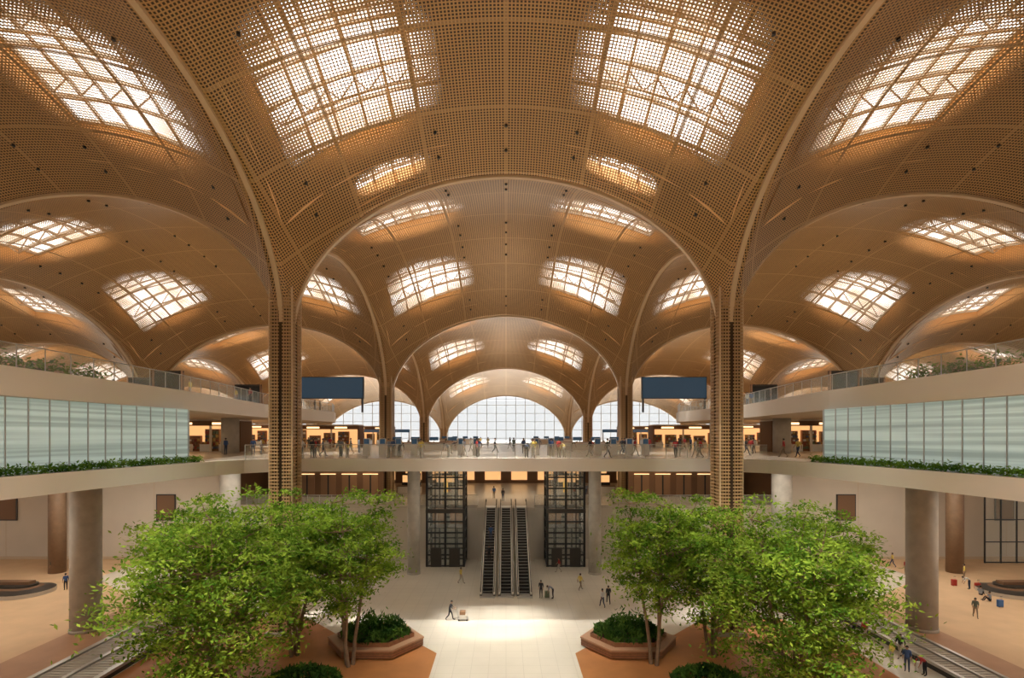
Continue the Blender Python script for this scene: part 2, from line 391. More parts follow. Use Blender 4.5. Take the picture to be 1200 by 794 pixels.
# ------------------------------------------------------------ walls under deck
for s,nm in((-1,'left'),(1,'right')):
    mb=MB(); mb.bb(s*36,s*140,67,67.5,0,12.85,'wall'); 
    for k_ in range(11): mb.bb(s*(36+k_*9.6),s*(36+k_*9.6)+.04,66.985,67,0,12.85,'soffit')
    mb.make('wall_'+nm)
    mb=MB(); mb.bb(s*22,s*140,66.9,66.99,0,.35,'soffit'); mb.make('baseboard_'+nm)
    for x in(44,64.5):
        mb=MB(); mb.box(s*x,66.93,6.7,2.5,.12,3.4,'darksteel'); mb.box(s*x,66.86,6.7,2.2,.04,3.1,'brownwall'); mb.make('wall_display_panel')
mb=MB(); mb.bb(-36,-3.6,67,67.4,0,6.6,'wall'); mb.bb(3.6,36,67,67.4,0,6.6,'wall'); mb.bb(-3.6,3.6,66,66.4,0,6.6,'wall'); mb.make('wall_escalator_base')
mb=MB(); mb.bb(-36,36,67,110,6.6,7,'deckfloor'); mb.bb(-3.6,3.6,64.6,67,6.6,7.0,'deckfloor'); mb.make('floor_mezzanine')
mb=MB(); mb.bb(-36,36,98,98.5,7,12.9,'brownwall')
for i in range(14): mb.bb(-34+i*5,-31+i*5,97.9,98,7.6,10.0,'warm2')
mb.make('wall_mezzanine_back')
mb=MB()
for s in(-1,1): mb.bb(s*36,s*36.4,67.5,98,7,12.9,'brownwall'); 
mb.make('wall_mezzanine_side')
for s in(-1,1):
    mb=MB(); mb.bb(s*18,s*34,76,76.4,7,12.9,'brownwall')
    for i in range(5): mb.bb(s*(18.8+i*3.1),s*(21.0+i*3.1),75.9,76,7.2,10.2,'goods5'); mb.bb(s*(18.8+i*3.1),s*(21.0+i*3.1),75.8,75.9,10.3,10.38,'warm'); mb.bb(s*(19.8+i*3.1),s*(20.0+i*3.1),75.85,75.9,7.2,10.2,'black')
    mb.make('wall_mezzanine_shopfront')
balustrade('glass_balustrade',[(-35.5,67.6),(-3.7,67.6)],7.0); balustrade('glass_balustrade',[(3.7,67.6),(35.5,67.6)],7.0)
mb=MB()
for i in range(6):
    for x in(-5,-2.5,0,2.5,5): mb.bb(x-.06,x+.06,69+i*4,71.5+i*4,12.3,12.38,'whitelamp')
mb.make('linear_ceiling_lights')
for x in(-15,-9.6,9.6,15):
    mb=MB(); mb.bb(x-1.8,x+1.8,80,80.8,7,8.1,'cream'); mb.bb(x-1.9,x+1.9,79.9,80.9,8.1,8.18,'brownwall'); mb.bb(x-1.5,x+1.5,82,82.2,7,10,'black'); mb.bb(x-1.4,x+1.4,81.95,82,8.6,9.7,'warm2'); mb.make('service_counter')
mb=MB()
for s in (1,):
    for i in range(9): mb.bb(60+i*2.0,60.12+i*2.0,64.8,64.95,0,8.5,'black')
    for z in(0.05,2.6,5.4,8.4): mb.bb(60,76.1,64.82,64.93,z,z+.12,'black')
    mb.bb(60.1,76,64.86,64.88,0.05,8.4,'glass')
mb.make('door_glazed_partition')
# concrete columns
mb=MB(); mb.tube((0,0,0),(0,0,12.9),1.08,1.08,'concrete',40); mb.tube((0,0,0),(0,0,.25),1.14,1.14,'concrete',40); 
cc=mb.make('concrete_column',(-34.6,42.6,0),True); dup(cc,(34.4,42.8,0)); 
m2=MB(); m2.tube((0,0,0),(0,0,12.9),.72,.72,'concrete',32); m2.tube((0,0,0),(0,0,.2),.78,.78,'concrete',32)
ccs=m2.make('concrete_column',(-10.7,60,0),True); dup(ccs,(10.3,60,0))
for s in(-1,1):
    dup(cc,(s*32,60,0))
    m3=MB(); m3.tube((0,0,0),(0,0,12.9),.85,.85,'brownconc',32); m3.make('clad_column',(s*52.5,60.5,0),True)
    m3=MB(); m3.tube((0,0,14),(0,0,18),.95,.95,'concrete',32); u0=m3.make('gallery_column',(s*32,60,0),True); dup(u0,(s*32.5,80,0)); dup(u0,(s*50,60,0))
# ------------------------------------------------------------ escalators
def escalator(x,name='escalator'):
    mb=MB(); y0,y1,zt=52.4,64.6,7.0; n=30; run=(y1-y0)/n; rise=zt/n
    for i in range(n):
        mb.bb(-.5,.5,y0+i*run,y0+(i+1)*run+.02,rise*i-.1,rise*(i+1),'black')
        mb.bb(-.5,.5,y0+i*run-.005,y0+i*run+.02,rise*(i+1)-.03,rise*(i+1)+.005,'silver')
    mb.bb(-.75,.75,50.9,52.4,0,.05,'silver'); mb.bb(-.75,.75,64.6,65.9,6.95,7.05,'silver')
    for s in(-1,1):
        xs=s*.66
        mb.add([(xs-.12,y0-1,0),(xs-.12,y1,zt-.2),(xs-.12,y1,zt-1.3),(xs-.12,y0+1.4,0),(xs+.12,y0-1,0),(xs+.12,y1,zt-.2),(xs+.12,y1,zt-1.3),(xs+.12,y0+1.4,0)],
               [(0,1,2,3),(7,6,5,4),(0,4,5,1),(3,2,6,7),(1,5,6,2),(0,3,7,4)],'darksteel')
        mb.beam((xs,y0-.8,.15),(xs,y1,zt+.2),.2,.25,'cream')
        prof=[(y0-1.2,.5),(y0-1.2,.9),(y0-.4,1.0),(y1+.1,zt+1.0),(y1+1.0,zt+1.0),(y1+1.2,zt+.6)]
        for a,b in zip(prof[:-1],prof[1:]): mb.beam((xs,a[0],a[1]),(xs,b[0],b[1]),.09,.07,'black')
        for i in range(6):
            a=y0-.4+i*(y1-y0+.5)/6; b=a+(y1-y0+.5)/6-.04; za=1.0+(a-(y0-.4))*zt/(y1-y0+.5); zb=1.0+(b-(y0-.4))*zt/(y1-y0+.5)
            mb.add([(xs,a,za-.9),(xs,b,zb-.9),(xs,b,zb),(xs,a,za)],[(0,1,2,3)],'glass')
    return mb.make(name,(x,0,0))
for x in(-1.85,0,1.85): escalator(x)
# ------------------------------------------------------------ elevators
def elevator(x):
    mb=MB(); w,d,h=2.25,1.85,12.85
    for sx in(-1,0,1):
        for sy in(-1,1):
            if sx==0 and sy==1: continue
            mb.box(sx*w,sy*d,h/2,.26,.22,h,'black')
    for sx in(-.55,.55): mb.box(sx*w,-d,h/2,.1,.1,h,'black')
    z=0.1
    while z<h:
        for sy in(-1,1): mb.box(0,sy*d,z,2*w,.14,.18,'black')
        for sx in(-1,1): mb.box(sx*w,0,z,.14,2*d,.18,'black')
        z+=1.35
    for sy in(-1,1): mb.box(0,sy*(d-.03),h/2,2*w-.2,.02,h-.1,'glass')
    for sx in(-1,1): mb.box(sx*w,0,h/2,.02,2*d-.2,h-.1,'glass')
    for sx in(-1,1):
        mb.box(sx*1.12,0.1,4.6,1.9,2.6,.12,'darksteel'); mb.box(sx*1.12,0.1,7.1,1.9,2.6,.12,'darksteel'); mb.box(sx*1.12,1.35,5.85,1.8,.06,2.4,'brownwall')
        mb.box(sx*1.12,.1,6.98,1.2,1.2,.04,'whitelamp')
        mb.box(sx*1.12,-1.15,5.85,.05,.05,2.4,'silver'); mb.box(sx*1.12,-1.98,1.15,1.3,.06,2.3,'darksteel')
        for k_ in(-.4,0,.4): mb.tube((sx*1.12+k_,.3,7.2),(sx*1.12+k_,.3,h),.03,.03,'silver',6)
        mb.box(sx*1.12,1.5,h/2,.2,.2,h-.2,'darksteel')
    mb.box(0,-1.2,9.6,.5,.1,1.2,'gold'); mb.box(0,-1.2,10.6,.28,.1,.7,'gold')
    mb.box(0,-d-.02,6.8,2*w+.3,.3,.5,'darksteel')
    return mb.make('glass_elevator',(x,64.95,0))
elevator(-7.4); elevator(7.3)
# ------------------------------------------------------------ facade
mb=MB(); 
for xb in XB[1:-1]:
    n=13
    for i in range(n):
        x=xb-16.8+i*2.8; zt=float(H(x,150.2))-B0+B0*math.sqrt(max(0,1-((x-xb)/E)**2))
        mb.bb(x-.07,x+.07,150.1,150.4,14,max(zt,15),'silver')
    for z in(15.2,17.6,20,22.4,24.8,26.6):
        zz=float(H(xb,150.2))
        t=1-((z-(zz-B0))/B0)**2
        if z<zz-B0: t=1
        if t<=0: continue
        hw=E*math.sqrt(t); mb.bb(xb-hw,xb+hw,150.15,150.35,z-.06,z+.06,'silver')
mb.make('window_1')
mb=MB(); 
for xb in XB[1:-1]:
    mb.bb(xb-17,xb+17,150.4,150.42,14,26,'glass')
mb.make('window_2')
# ------------------------------------------------------------ retail, screens
def shop(x,y,w,z=14.0,h=3.8):
    mb=MB(); mb.bb(-w/2,w/2,3,3.2,0,h,'warm2'); 
    for s in(-1,1): mb.bb(s*w/2-.12,s*w/2+.12,0,3,0,h,'brownwall')
    mb.bb(-w/2,w/2,0,3.2,h,h+.18,'cream'); mb.bb(-w/2,w/2,-.1,0,h-.6,h,'brownwall')
    for i in range(int(w/4.5)): mb.bb(-w/2+1.2+i*4.5,-w/2+3.2+i*4.5,-.16,-.1,h-.45,h-.2,'warm')
    for i in range(int(w/2.4)):
        xx=-w/2+1.2+i*2.4; hh=random.uniform(1.9,3.0)
        mb.bb(xx-.9,xx+.9,2.5,2.95,0,hh,'goods5' if i%2 else 'wood')
        for r in range(int(hh/.5)):
            for c in range(5):
                mb.bb(xx-.8+c*.34,xx-.8+c*.34+.26,2.3,2.5,.3+r*.48,.3+r*.48+random.uniform(.2,.38),'goods%d'%random.randrange(6))
        mb.bb(xx-.6,xx+.6,.8,1.4,0,.9,'white'); 
        for c in range(3): mb.bb(xx-.5+c*.36,xx-.5+c*.36+.25,.9,1.3,.9,1.2,'goods%d'%random.randrange(6))
        if i%2: mb.bb(xx+1.1,xx+1.3,-.05,.2,0,h-.6,'cream')
    for i in range(int(w/1.5)): mb.bb(-w/2+.6+i*1.5,-w/2+.9+i*1.5,1,1.3,h-.06,h,'whitelamp')
    return mb.make('retail_shop',(x,y,z))
for s in(-1,1):
    shop(s*42,64,18); shop(s*31,84,14,h=3.6); shop(s*52,100,24,h=4); shop(s*33,118,14,h=4)
    mb=MB(); w,h=9.8,3.3
    mb.bb(-w/2,w/2,0,.5,-h/2,h/2,'black'); mb.bb(-w/2+.12,w/2-.12,-.03,0,-h/2+.12,h/2-.12,'screen')
    mb.bb(-w/2+.1,-w/2+.35,.1,.4,-3.7,-h/2,'darksteel'); mb.bb(w/2-.35,w/2-.1,.1,.4,-3.7,-h/2,'darksteel')
    ob=mb.make('led_display_screen',((-26.4 if s<0 else 25.4),78,23.2))
for s in(-1,1):
    for x,y,w in((34,52,3),(40,58,5),(33,66,3.5),(46,50,4),(52,64,6)):
        mb=MB(); mb.bb(-w/2,w/2,0,.15,0,2.8,'darkglass'); mb.bb(-w/2,w/2,-.05,.2,2.8,3.0,'darksteel'); mb.bb(-w/2,-w/2+.15,-.1,.25,0,3,'woodlight'); mb.bb(w/2-.15,w/2,-.1,.25,0,3,'woodlight'); mb.make('glazed_screen_partition',(s*x,y,19.5))
kk=MB(); kk.bb(-.35,.35,-.2,.2,0,1.1,'white'); kk.bb(-.3,.3,-.1,.1,1.1,1.7,'white'); kk.bb(-.25,.25,-.13,-.1,1.15,1.65,'screen')
k0=None
for x in(-14,-12.4,-10.8,-9.2,-4.5,-3,3,4.5,9.2,10.8,12.4,14):
    if k0 is None:k0=kk.make('check_in_kiosk',(x,52,14))
    else: dup(k0,(x,52,14))
gt=MB()
for i in range(9): gt.bb(-6+i*1.5-.12,-6+i*1.5+.12,0,1.8,0,1.1,'silver')
gt.bb(-6.2,6.2,.8,1.0,2.6,3.2,'screen'); gt.bb(-6.2,-6,.8,1,0,2.6,'silver'); gt.bb(6,6.2,.8,1,0,2.6,'silver')
g0=gt.make('boarding_gate_barriers',(-25,100,14)); dup(g0,(25,100,14))
dc=MB(); dc.bb(-5,5,0,1,0,1.1,'cream'); dc.bb(-5.1,5.1,-.1,1.1,1.1,1.16,'wood')
for i in range(4): dc.bb(-4.4+i*2.5,-3.2+i*2.5,.3,.36,1.3,1.8,'screen'); dc.bb(-3.85+i*2.5,-3.75+i*2.5,.3,.36,1.16,1.3,'black')
d0=dc.make('check_in_counter',(-11,70,14)); dup(d0,(11,70,14)); dup(d0,(-11,124,14)); dup(d0,(11,124,14))
# ------------------------------------------------------------ baggage belts
for s in(-1,1):
    mb=MB(); L0,L1=14,45.5
    mb.bb(-2.2,2.2,L0,L1,0,.35,'darksteel'); mb.bb(-2.3,-1.9,L0,L1,.35,.55,'silver'); mb.bb(1.9,2.3,L0,L1,.35,.55,'silver'); mb.bb(-.15,.15,L0,L1,.35,.55,'silver')
    y=L0
    while y<L1-.3:
        for c in(-1.02,1.02): mb.bb(c-.84,c+.84,y,y+.3,.35,.45,'beltgrey')
        y+=.38
    o=mb.make('baggage_conveyor',(-28.3 if s<0 else 30.6,0,0)); 
    if s>0: o.scale=(.66,1,1)
def carousel(x,y,L=9,W=4.2,k='brownwall'):
    mb=MB(); n=44
    def ov(a,r,z):
        cx=L/2-W/2; t=a*2*math.pi; c,sn=math.cos(t),math.sin(t)
        return ((cx if c>0 else -cx)+c*r,sn*r,z)
    for i in range(n):
        a,b=i/n,(i+.9)/n
        i2=(i+1)/n
        mb.add([ov(a,W/2,.35),ov(b,W/2,.35),ov(b,W/2-1.2,.75),ov(a,W/2-1.2,.75)],[(0,1,2,3)],k)
        mb.add([ov(a,W/2+.12,0),ov(i2,W/2+.12,0),ov(i2,W/2+.12,.4),ov(a,W/2+.12,.4)],[(0,1,2,3)],'silver')
        mb.add([ov(a,W/2+.12,.4),ov(i2,W/2+.12,.4),ov(i2,W/2-1.25,.73),ov(a,W/2-1.25,.73)],[(0,1,2,3)],'darksteel')
    mb.poly([ov(i/n,W/2-1.25,0)[:2] for i in range(n)],0,.95,'darksteel')
    mb.bb(-L/2+1.6,L/2-1.6,-.4,.4,.95,1.25,k)
    return mb.make('baggage_carousel',(x,y,0))
c1=carousel(-52,52.5,11,4.6); carousel(54,52.5,11,4.6)
# ------------------------------------------------------------ planters + trees
def planter(x,y,w=3.6):
    mb=MB(); 
    def hexa(r): return [(r*math.cos(i*math.pi/3),r*.8*math.sin(i*math.pi/3)) for i in range(6)]
    def ring(r0,r1,z0,z1,k):
        a,b=hexa(r0),hexa(r1)
        for i in range(6):
            j=(i+1)%6; mb.add([(*a[i],z0),(*a[j],z0),(*b[j],z1),(*b[i],z1)],[(0,1,2,3)],k)
    ring(w*.92,w*.92,0,.12,'black'); ring(w*.92,w,.12,.12,'wood'); ring(w,w,.12,.62,'wood'); ring(w+.06,w+.06,.62,.74,'woodlight'); ring(w,w+.06,.62,.62,'woodlight'); ring(w+.06,w-.7,.74,.74,'woodlight'); ring(w-.7,w-.7,.74,1.05,'wood'); ring(w-.7,w-.8,1.05,1.05,'wood'); ring(w-.8,w-.8,1.05,.8,'wood')
    for zz in(.28,.45): ring(w+.012,w+.012,zz,zz+.02,'black')
    mb.poly(hexa(w-.8),.6,.9,'soil')
    n=2300; a=rng.random(n)*2*math.pi; r=np.sqrt(rng.random(n))*(w-1.0)
    hgt=0.9+0.6*np.sin(a*3+1)*np.sin(r*1.7)
    c=np.c_[r*np.cos(a),r*.8*np.sin(a),1.0+rng.random(n)*1.6*hgt*(1.05-r/(w))]
    leaves(c,.42,'leafdark','x',extra=mb,flat=1.2,asp=.3)
    return mb.make('hexagonal_planter_bench',(x,y,0))
planter(-9.9,39.3); planter(9.3,39.3)
def tree(seed,H_,rad,base,nc=85,lpc=120,leaf=.30,multi=3):
    r=np.random.default_rng(seed); mb=MB(); cz=(H_+base)/2; hz=(H_-base)/2
    cs=[];tries=0
    while len(cs)<nc and tries<40000:
        tries+=1
        p=r.uniform(-1,1,3); l=np.linalg.norm(p)
        if l>1 or l<.25: continue
        wob=0.85+0.15*math.sin(3*math.atan2(p[1],p[0])+seed)*math.cos(4*p[2])
        q=p*wob; c=np.array([q[0]*rad,q[1]*rad,cz+q[2]*hz])
        if all(np.linalg.norm(c-o)>.08*rad*2 for o in cs): cs.append(c)
    stems=[]
    for m in range(multi):
        a=m*2*math.pi/multi+seed; lean=.16*rad if multi>1 else .03
        pts=[Vector((.25*math.cos(a),.25*math.sin(a),0))]
        for i in range(1,8):
            t=i/7; pts.append(Vector((math.cos(a)*(.25+lean*2.2*t**1.2)+r.normal()*.08,math.sin(a)*(.25+lean*2.2*t**1.2)+r.normal()*.08,t*H_*.86)))
        for i in range(7): mb.tube(pts[i],pts[i+1],.15*(1-i/8),.15*(1-(i+1)/8),'bark',7,False)
        stems.append(pts)
    for c in cs:
        best=None
        for pts in stems:
            for i in range(1,8):
                p=pts[i]; 
                if p.z>c[2]-.15*np.hypot(c[0],c[1])+.3 and i>1: continue
                d=(Vector(c)-p).length
                if best is None or d<best[0]: best=(d,p)
        p=best[1] if best else stems[0][1]; e=Vector(c); mid=(p+e)/2+Vector((0,0,-.12*(e-p).length))
        mb.tube(p,mid,.05,.03,'bark',5,False); mb.tube(mid,e,.03,.012,'bark',5,False)
        for _ in range(2):
            o=Vector((r.normal()*.6,r.normal()*.6,r.normal()*.2)); mb.tube(e,e+o,.014,.006,'bark',4,False)
    C=np.array(cs); K=np.repeat(C,lpc,0)
    o=r.normal(size=K.shape)*np.array([.60,.60,.17])*(rad/4.6)
    o[:,2]-=.13*(o[:,0]**2+o[:,1]**2)
    leaves(K+o,leaf,'leaf','x',extra=mb)
    return mb
tA=tree(3,13.2,5.7,.0,165,140).make('indoor_tree',(-17.2,30.8,0))
tB=tree(11,13.0,4.5,3.4,105,140).make('indoor_tree',(-10.9,36.0,0))
tC=tree(23,12.4,4.5,2.2,95,130).make('indoor_tree',(-15.4,37.6,0))
dup(tB,(10.4,36.2,0),2.4,(.95,.95,1)); dup(tA,(17.1,30.8,0),2.0,(.95,.95,.96)); dup(tC,(15.0,37.6,0),1.2,(.97,.97,.97))
dup(tC,(-21.0,34.8,0),4.0,(.95,.95,1.0)); dup(tC,(20.9,34.4,0),3.0,(.93,.93,.93))
for s in(-1,1):
    n=1500; a=rng.random(n)*2*math.pi; r_=np.sqrt(rng.random(n))
    c=np.c_[s*13.2+r_*2.4*np.cos(a),33.8+r_*1.8*np.sin(a),.1+rng.random(n)*1.2*(1.05-r_)]
    leaves(c,.42,'leafdark','x',flat=1.2,asp=.3).make('shrub_bed')
# ------------------------------------------------------------ people
SK=mat('skin',(0.45,0.27,0.18),0.6); HA=mat('hair_black',(0.015,0.012,0.01),0.5); SH=mat('shoe_dark',(0.03,0.03,0.03),0.5); EYE=mat('eye_white',(.8,.8,.8),.4)
def cm(n,c): return mat(n,c,.85)
tops=[cm('cloth_top_%d'%i,c) for i,c in enumerate([(.03,.03,.04),(.7,.7,.68),(.05,.1,.25),(.45,.05,.05),(.12,.14,.12),(.75,.6,.15),(.25,.28,.33)])]
pants=[cm('cloth_trousers_%d'%i,c) for i,c in enumerate([(.02,.02,.03),(.05,.07,.13),(.25,.2,.14),(.5,.45,.38)])]
def posebase():
    return dict(pel=(0,0,.95),spi=(0,0,1.14),che=(0,.0,1.36),nek=(0,.01,1.5),hd0=(0,.03,1.57),hd1=(0,.035,1.65),hd2=(0,.02,1.71),
     shL=(-.18,0,1.43),elL=(-.23,-.03,1.14),wrL=(-.23,.05,.90),haL=(-.23,.08,.83),shR=(.18,0,1.43),elR=(.23,-.03,1.14),wrR=(.23,.05,.90),haR=(.23,.08,.83),
     hiL=(-.09,0,.9),knL=(-.10,.02,.5),anL=(-.10,-.02,.09),toL=(-.11,.15,.035),hiR=(.09,0,.9),knR=(.10,.02,.5),anR=(.10,-.02,.09),toR=(.11,.15,.035))
def pose(kind):
    p=posebase()
    if kind=='walk':
        p.update(knL=(-.09,.2,.52),anL=(-.09,.32,.1),toL=(-.09,.48,.06),knR=(.09,-.03,.5),anR=(.09,-.33,.16),toR=(.09,-.2,.04),
         elL=(-.24,-.14,1.16),wrL=(-.23,-.17,.92),haL=(-.23,-.15,.85),elR=(.24,.08,1.15),wrR=(.22,.24,.98),haR=(.22,.29,.93))
    if kind=='push':
        p.update(che=(0,.08,1.34),nek=(0,.14,1.47),hd0=(0,.18,1.54),hd1=(0,.19,1.62),hd2=(0,.17,1.68),shL=(-.18,.09,1.4),shR=(.18,.09,1.4),
         elL=(-.24,.2,1.15),wrL=(-.2,.42,1.06),haL=(-.2,.5,1.05),elR=(.24,.2,1.15),wrR=(.2,.42,1.06),haR=(.2,.5,1.05),
         knL=(-.09,.2,.52),anL=(-.09,.28,.1),toL=(-.09,.44,.05),knR=(.09,-.06,.5),anR=(.09,-.36,.16),toR=(.09,-.23,.04))
    if kind=='bend':
        p.update(spi=(0,.1,1.1),che=(0,.3,1.2),nek=(0,.43,1.24),hd0=(0,.5,1.22),hd1=(0,.57,1.2),hd2=(0,.62,1.22),shL=(-.18,.36,1.2),shR=(.18,.36,1.2),
         elL=(-.22,.42,.93),wrL=(-.18,.5,.7),haL=(-.17,.52,.62),elR=(.22,.42,.93),wrR=(.18,.5,.7),haR=(.17,.52,.62))
    if kind=='sit':
        for k in list(p): p[k]=(p[k][0],p[k][1],p[k][2]-.82)
        p.update(knL=(-.13,.3,.42),anL=(-.13,.5,.09),toL=(-.13,.66,.035),knR=(.13,.3,.42),anR=(.13,.5,.09),toR=(.13,.66,.035),
         elL=(-.24,.12,.42),wrL=(-.16,.3,.5),haL=(-.14,.36,.5),elR=(.24,.12,.42),wrR=(.16,.3,.5),haR=(.14,.36,.5))
    return p
RAD=dict(pel=.145,spi=.125,che=.15,nek=.055,hd0=.075,hd1=.098,hd2=.075,sh=.068,el=.045,wr=.03,ha=.034,hi=.09,kn=.062,an=.042,to=.034)
EDG=[('pel','spi','t'),('spi','che','t'),('che','nek','s'),('nek','hd0','s'),('hd0','hd1','s'),('hd1','hd2','s')]
for S in'LR': EDG+=[('che','sh'+S,'t'),('sh'+S,'el'+S,'t'),('el'+S,'wr'+S,'s'),('wr'+S,'ha'+S,'s'),('pel','hi'+S,'p'),('hi'+S,'kn'+S,'p'),('kn'+S,'an'+S,'p'),('an'+S,'to'+S,'h')]
def body_mesh(kind):
    p=pose(kind); names=list(p); vs=[Vector(p[n]) for n in names]; es=[(names.index(a),names.index(b)) for a,b,_ in EDG]; rad=[RAD.get(n,RAD.get(n[:2],.05)) for n in names]
    segs=[(Vector(p[a]),Vector(p[b]),l) for a,b,l in EDG]
    roots=[names.index('pel')]
    for S,sg in(('L',-1),('R',1)):
        w=Vector(p['wr'+S]);h=Vector(p['ha'+S]); d=(h-w).normalized(); side=Vector((0,1,0)) if abs(d.y)<.7 else Vector((-sg,0,0))
        side=(side-d*side.dot(d)).normalized(); nrm=d.cross(side)*sg
        for i,(o,L) in enumerate(((-.027,.06),(-.009,.075),(.009,.08),(.027,.07))):
            b=len(vs); a0=h+side*o+d*.0; vs+= [a0,a0+d*L*.55,a0+d*L*.95+nrm*.018]; es+=[(b,b+1),(b+1,b+2)]; rad+=[.009,.009,.007]; roots.append(b); segs.append((a0,a0+d*L,'s'))
        b=len(vs); a0=h-d*.03+side*.03; vs+=[a0,a0+side*.03+d*.03,a0+side*.035+d*.06]; es+=[(b,b+1),(b+1,b+2)]; rad+=[.011,.010,.008]; roots.append(b); segs.append((a0,vs[-1],'s'))
    me=bpy.data.meshes.new('skel'); me.from_pydata([tuple(v) for v in vs],es,[]); ob=bpy.data.objects.new('skel',me); scene.collection.objects.link(ob)
    md=ob.modifiers.new('s','SKIN'); md.use_smooth_shade=True; 
    sv=me.skin_vertices[0].data
    for i,r_ in enumerate(rad):
        k=(1,1)
        nm=names[i] if i<len(names) else ''
        if nm in('pel','spi','che'): k=(1.12,.78)
        sv[i].radius=(r_*k[0],r_*k[1]); sv[i].use_root=(i in roots)
    ms=ob.modifiers.new('u','SUBSURF'); ms.levels=1; ms.render_levels=1
    dg=bpy.context.evaluated_depsgraph_get(); m2=bpy.data.meshes.new_from_object(ob.evaluated_get(dg)); bpy.data.objects.remove(ob)
    for m_ in(SK,tops[0],pants[0],SH,HA,EYE): m2.materials.append(m_)
    lab={'s':0,'t':1,'p':2,'h':3}
    hd=Vector(p['hd1'])
    bm=bmesh.new(); bm.from_mesh(m2)
    for f in bm.faces:
        c=f.calc_center_median(); best=9;bl='t'
        for a,b,l in segs:
            ab=b-a;t=max(0,min(1,(c-a).dot(ab)/max(ab.length_squared,1e-9))); dd=(c-(a+ab*t)).length
            if l=='t' or l=='p': dd-=.04
            if dd<best: best=dd;bl=l
        f.material_index=lab[bl]; f.smooth=True
    def blob(c,sx,sy,sz,mi,seg=10):
        r_=bmesh.ops.create_uvsphere(bm,u_segments=seg,v_segments=max(6,seg-2),radius=1,matrix=Matrix.Translation(c)@Matrix.Diagonal((sx,sy,sz,1)))
        for v in r_['verts']:
            for f in v.link_faces: f.material_index=mi;f.smooth=True
    blob(hd+Vector((0,-.02,.025)),.092,.098,.1,4,12)
    blob(hd+Vector((0,.095,-.02)),.012,.018,.02,0,6)
    for sg in(-1,1):
        blob(hd+Vector((sg*.032,.082,.005)),.013,.008,.009,5,6); blob(hd+Vector((sg*.034,.088,.005)),.006,.005,.006,4,6); blob(hd+Vector((sg*.09,0,-.01)),.012,.022,.03,0,6)
    blob(hd+Vector((0,.08,-.055)),.024,.008,.006,3,6)
    bm.to_mesh(m2); bm.free()
    zmin=min(v.co.z for v in m2.vertices)
    m2.transform(Matrix.Translation((0,0,-zmin)))
    return m2
bodies={k:body_mesh(k) for k in('stand','walk','push','bend','sit')}
def person(kind,x,y,z,rz,ti=None,pi_=None,sc=1.0):
    o=bpy.data.objects.new('person',bodies[kind]); scene.collection.objects.link(o); o.location=(x,y,z); o.rotation_euler[2]=rz; o.scale=(sc,)*3
    for i,m_ in((1,random.choice(tops) if ti is None else tops[ti]),(2,random.choice(pants) if pi_ is None else pants[pi_])):
        o.material_slots[i].link='OBJECT'; o.material_slots[i].material=m_
    return o
def suitcase(x,y,z=0,k='casered',rz=0,sc=1):
    mb=MB(); mb.bb(-.22,.22,-.13,.13,.06,.68,k); mb.bb(-.19,.19,-.145,.145,.1,.64,k)
    for a in(-.17,.17):
        for b in(-.09,.09): mb.tube((a-.02,b,.03),(a+.02,b,.03),.03,.03,'black',8)
    for a in(-.1,.1): mb.bb(a-.01,a+.01,-.11,-.09,.68,1.0,'silver')
    mb.bb(-.11,.11,-.12,-.08,1.0,1.03,'black'); o=mb.make('suitcase',(x,y,z),rz=rz); o.scale=(sc,)*3; return o
def trolley(x,y,rz):
    mb=MB(); mb.bb(-.3,.3,-.45,.45,.15,.2,'silver'); 
    for a in(-.26,.26):
        mb.beam((a,-.42,.2),(a,-.55,1.02),.03,.03,'silver'); mb.tube((a-.02,-.35,.07),(a+.02,-.35,.07),.07,.07,'black',10); mb.tube((a-.02,.35,.07),(a+.02,.35,.07),.07,.07,'black',10)
    mb.tube((-.28,-.55,1.04),(.28,-.55,1.04),.02,.02,'black',8); mb.bb(-.27,.27,-.3,.3,.2,.5,'goods4'); mb.bb(-.25,.25,-.28,.2,.5,.78,'goods5')
    return mb.make('luggage_trolley',(x,y,0),rz=rz)
P=math.pi
x,y=gp(527,726); person('push',x,y,0,-P/2,0,0); trolley(x+1.16,y,-P/2)
x,y=gp(634,700); person('stand',x,y,0,P*.9,0,0); suitcase(x+.6,y,0,'goods3'); 
x,y=gp(648,701); person('bend',x,y,0,P/2,6,0)
x,y=gp(680,691); person('walk',x,y,0,-P*.3,5,2)
x,y=gp(706,711); person('walk',x,y,0,P*.1,1,1); x,y=gp(713,707); person('walk',x,y,0,0,0,0)
for px,py,k,r in((77,691,'stand',1),(85,690,'stand',-1),(1046,664,'walk',.5),(1062,673,'stand',2),(1130,679,'stand',1),(1136,690,'bend',1.2),(1143,723,'walk',2.6),(1160,704,'sit',1.2),
   (1045,779,'stand',.3),(1063,786,'stand',2.4),(1084,791,'bend',1.5),(1055,770,'walk',2),(1001,745,'walk',1),(1013,751,'stand',0),(60,672,'stand',2),(1127,671,'stand',0),(1149,697,'sit',-1),(655,670,'walk',1.5),(540,683,'walk',-2)):
    x,y=gp(px,py)
    person(k,x,y,0,r)
    if px in(1136,1063,77): suitcase(x+.75,y-.1,0,'casered' if px==1136 else 'goods4')
x,y=gp(1172,711); suitcase(x,y,0,'caseblue'); x,y=gp(1118,686); suitcase(x,y,0,'casered')
person('stand',-1.85,56.4,7/30*10.0,0,0,0); person('stand',-1.75,59.3,7/30*17.2,0,2,1)
random.seed(3)
for i in range(64):
    x=random.uniform(-19,19); y=random.choice([46,46.8,48,50,57,60,64,75,86,95]); person(random.choice(['stand','walk','walk','bend']),x,y,14.0,random.uniform(0,6.28))
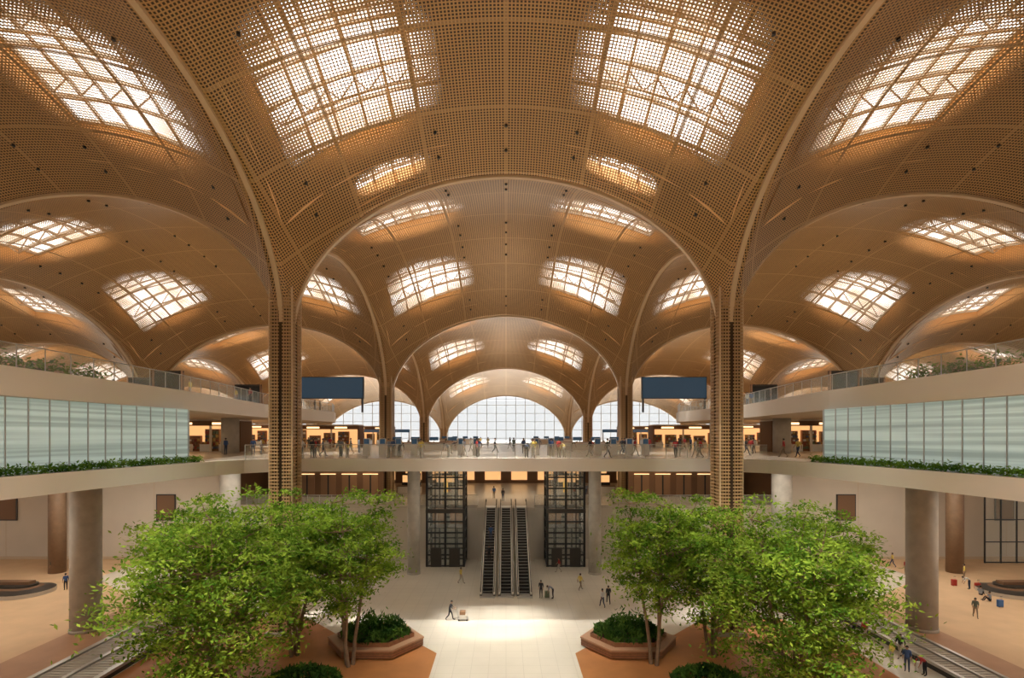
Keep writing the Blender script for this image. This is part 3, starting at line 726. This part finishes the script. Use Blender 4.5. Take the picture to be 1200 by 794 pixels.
for s in(-1,1):
    for i in range(14): person(random.choice(['stand','walk']),s*random.uniform(24,30),random.uniform(46,78),14.0,random.uniform(0,6.28))
    for i in range(6): person('stand',s*random.uniform(27.7,31),random.uniform(44,80),19.5,random.uniform(0,6.28))
for i in range(8): person('stand',random.uniform(-14,14),random.uniform(70,79),7.0,random.uniform(0,6))
# ------------------------------------------------------------ lights
def area(name,loc,sx,sy,e,col,rot=(0,0,0)):
    l=bpy.data.lights.new(name,'AREA'); l.shape='RECTANGLE'; l.size=sx; l.size_y=sy; l.energy=e; l.color=col
    o=bpy.data.objects.new(name,l); scene.collection.objects.link(o); o.location=loc; o.rotation_euler=rot; return o
for s in(-1,1):
    for y in(20,40,56): area('under_deck_fill',(s*45,y,12.8),10,3,1050,(1,.90,.76))  # area fills added under the deck to brighten hall and mezzanine
    area('under_deck_fill',(s*75,50,12.8),14,6,1150,(1,.90,.76)); area('under_deck_fill',(s*28,56,12.8),6,3,460,(1,.90,.76))
    area('under_deck_fill',(s*20,72,12.8),8,4,170,(1,.75,.5))
    for y in(50,70,95): area('gallery_fill',(s*38,y,17.95),12,4,420,(1,.74,.48))  # warm fill added at gallery soffit height to brighten the shops
area('under_deck_fill',(0,56,12.8),16,3,380,(1,.9,.75)); area('under_deck_fill',(0,76,12.8),8,6,300,(1,.8,.55))
def spot(loc,e,col,ang=150,rad=.4,down=False,name='vault_fill_uplight'):
    l=bpy.data.lights.new(name,'SPOT'); l.energy=e;l.color=col;l.spot_size=math.radians(ang);l.spot_blend=1.0;l.shadow_soft_size=rad
    o=bpy.data.objects.new(name,l); scene.collection.objects.link(o); o.location=loc; o.rotation_euler=(0 if down else P,0,0)
for i,yb in enumerate(YB):
    for xb in(-72,-36,0,36,72):
        spot((xb,yb,20.5 if abs(xb)>20 else 15.0),(500,3300,4600,5000)[i],(1.0,.79,.55))  # uplights added at bay centres to brighten the vaults, not on columns
for x,y,e,a in((0,44,40000,44),(-15,33,32000,52),(15,33,32000,52),(-26,48,9000,60),(26,48,9000,60),(0,60,9000,60),(-10,8,22000,120),(10,8,22000,120)):
    spot((x,y,float(surf(x,y))-1.2),e,(1,.94,.83),a,.5,True,'hall_fill_spot')  # added fill spots from above for floor pool, trees and fascias
sun=bpy.data.lights.new('sun','SUN'); sun.energy=24; sun.angle=math.radians(2.5); sun.color=(1,.93,.82)
so=bpy.data.objects.new('sun',sun); scene.collection.objects.link(so)
dirv=Vector((9.5,12,-38)).normalized(); so.rotation_euler=dirv.to_track_quat('-Z','Y').to_euler(); so.location=(-30,-30,90)
w=bpy.data.worlds.new('world'); scene.world=w; w.use_nodes=True; bg=w.node_tree.nodes['Background']; bg.inputs[0].default_value=(.94,.97,1,1); bg.inputs[1].default_value=1.1
# ------------------------------------------------------------ camera
cam=bpy.data.cameras.new('cam'); co=bpy.data.objects.new('camera',cam); scene.collection.objects.link(co); scene.camera=co
cam.sensor_width=36; cam.lens=36*F/1200; cam.shift_x=7/1200; cam.shift_y=113/1200; cam.clip_end=2000
co.location=(0,0,CZ); co.rotation_euler=(P/2,0,0)
scene.view_settings.view_transform='Standard'
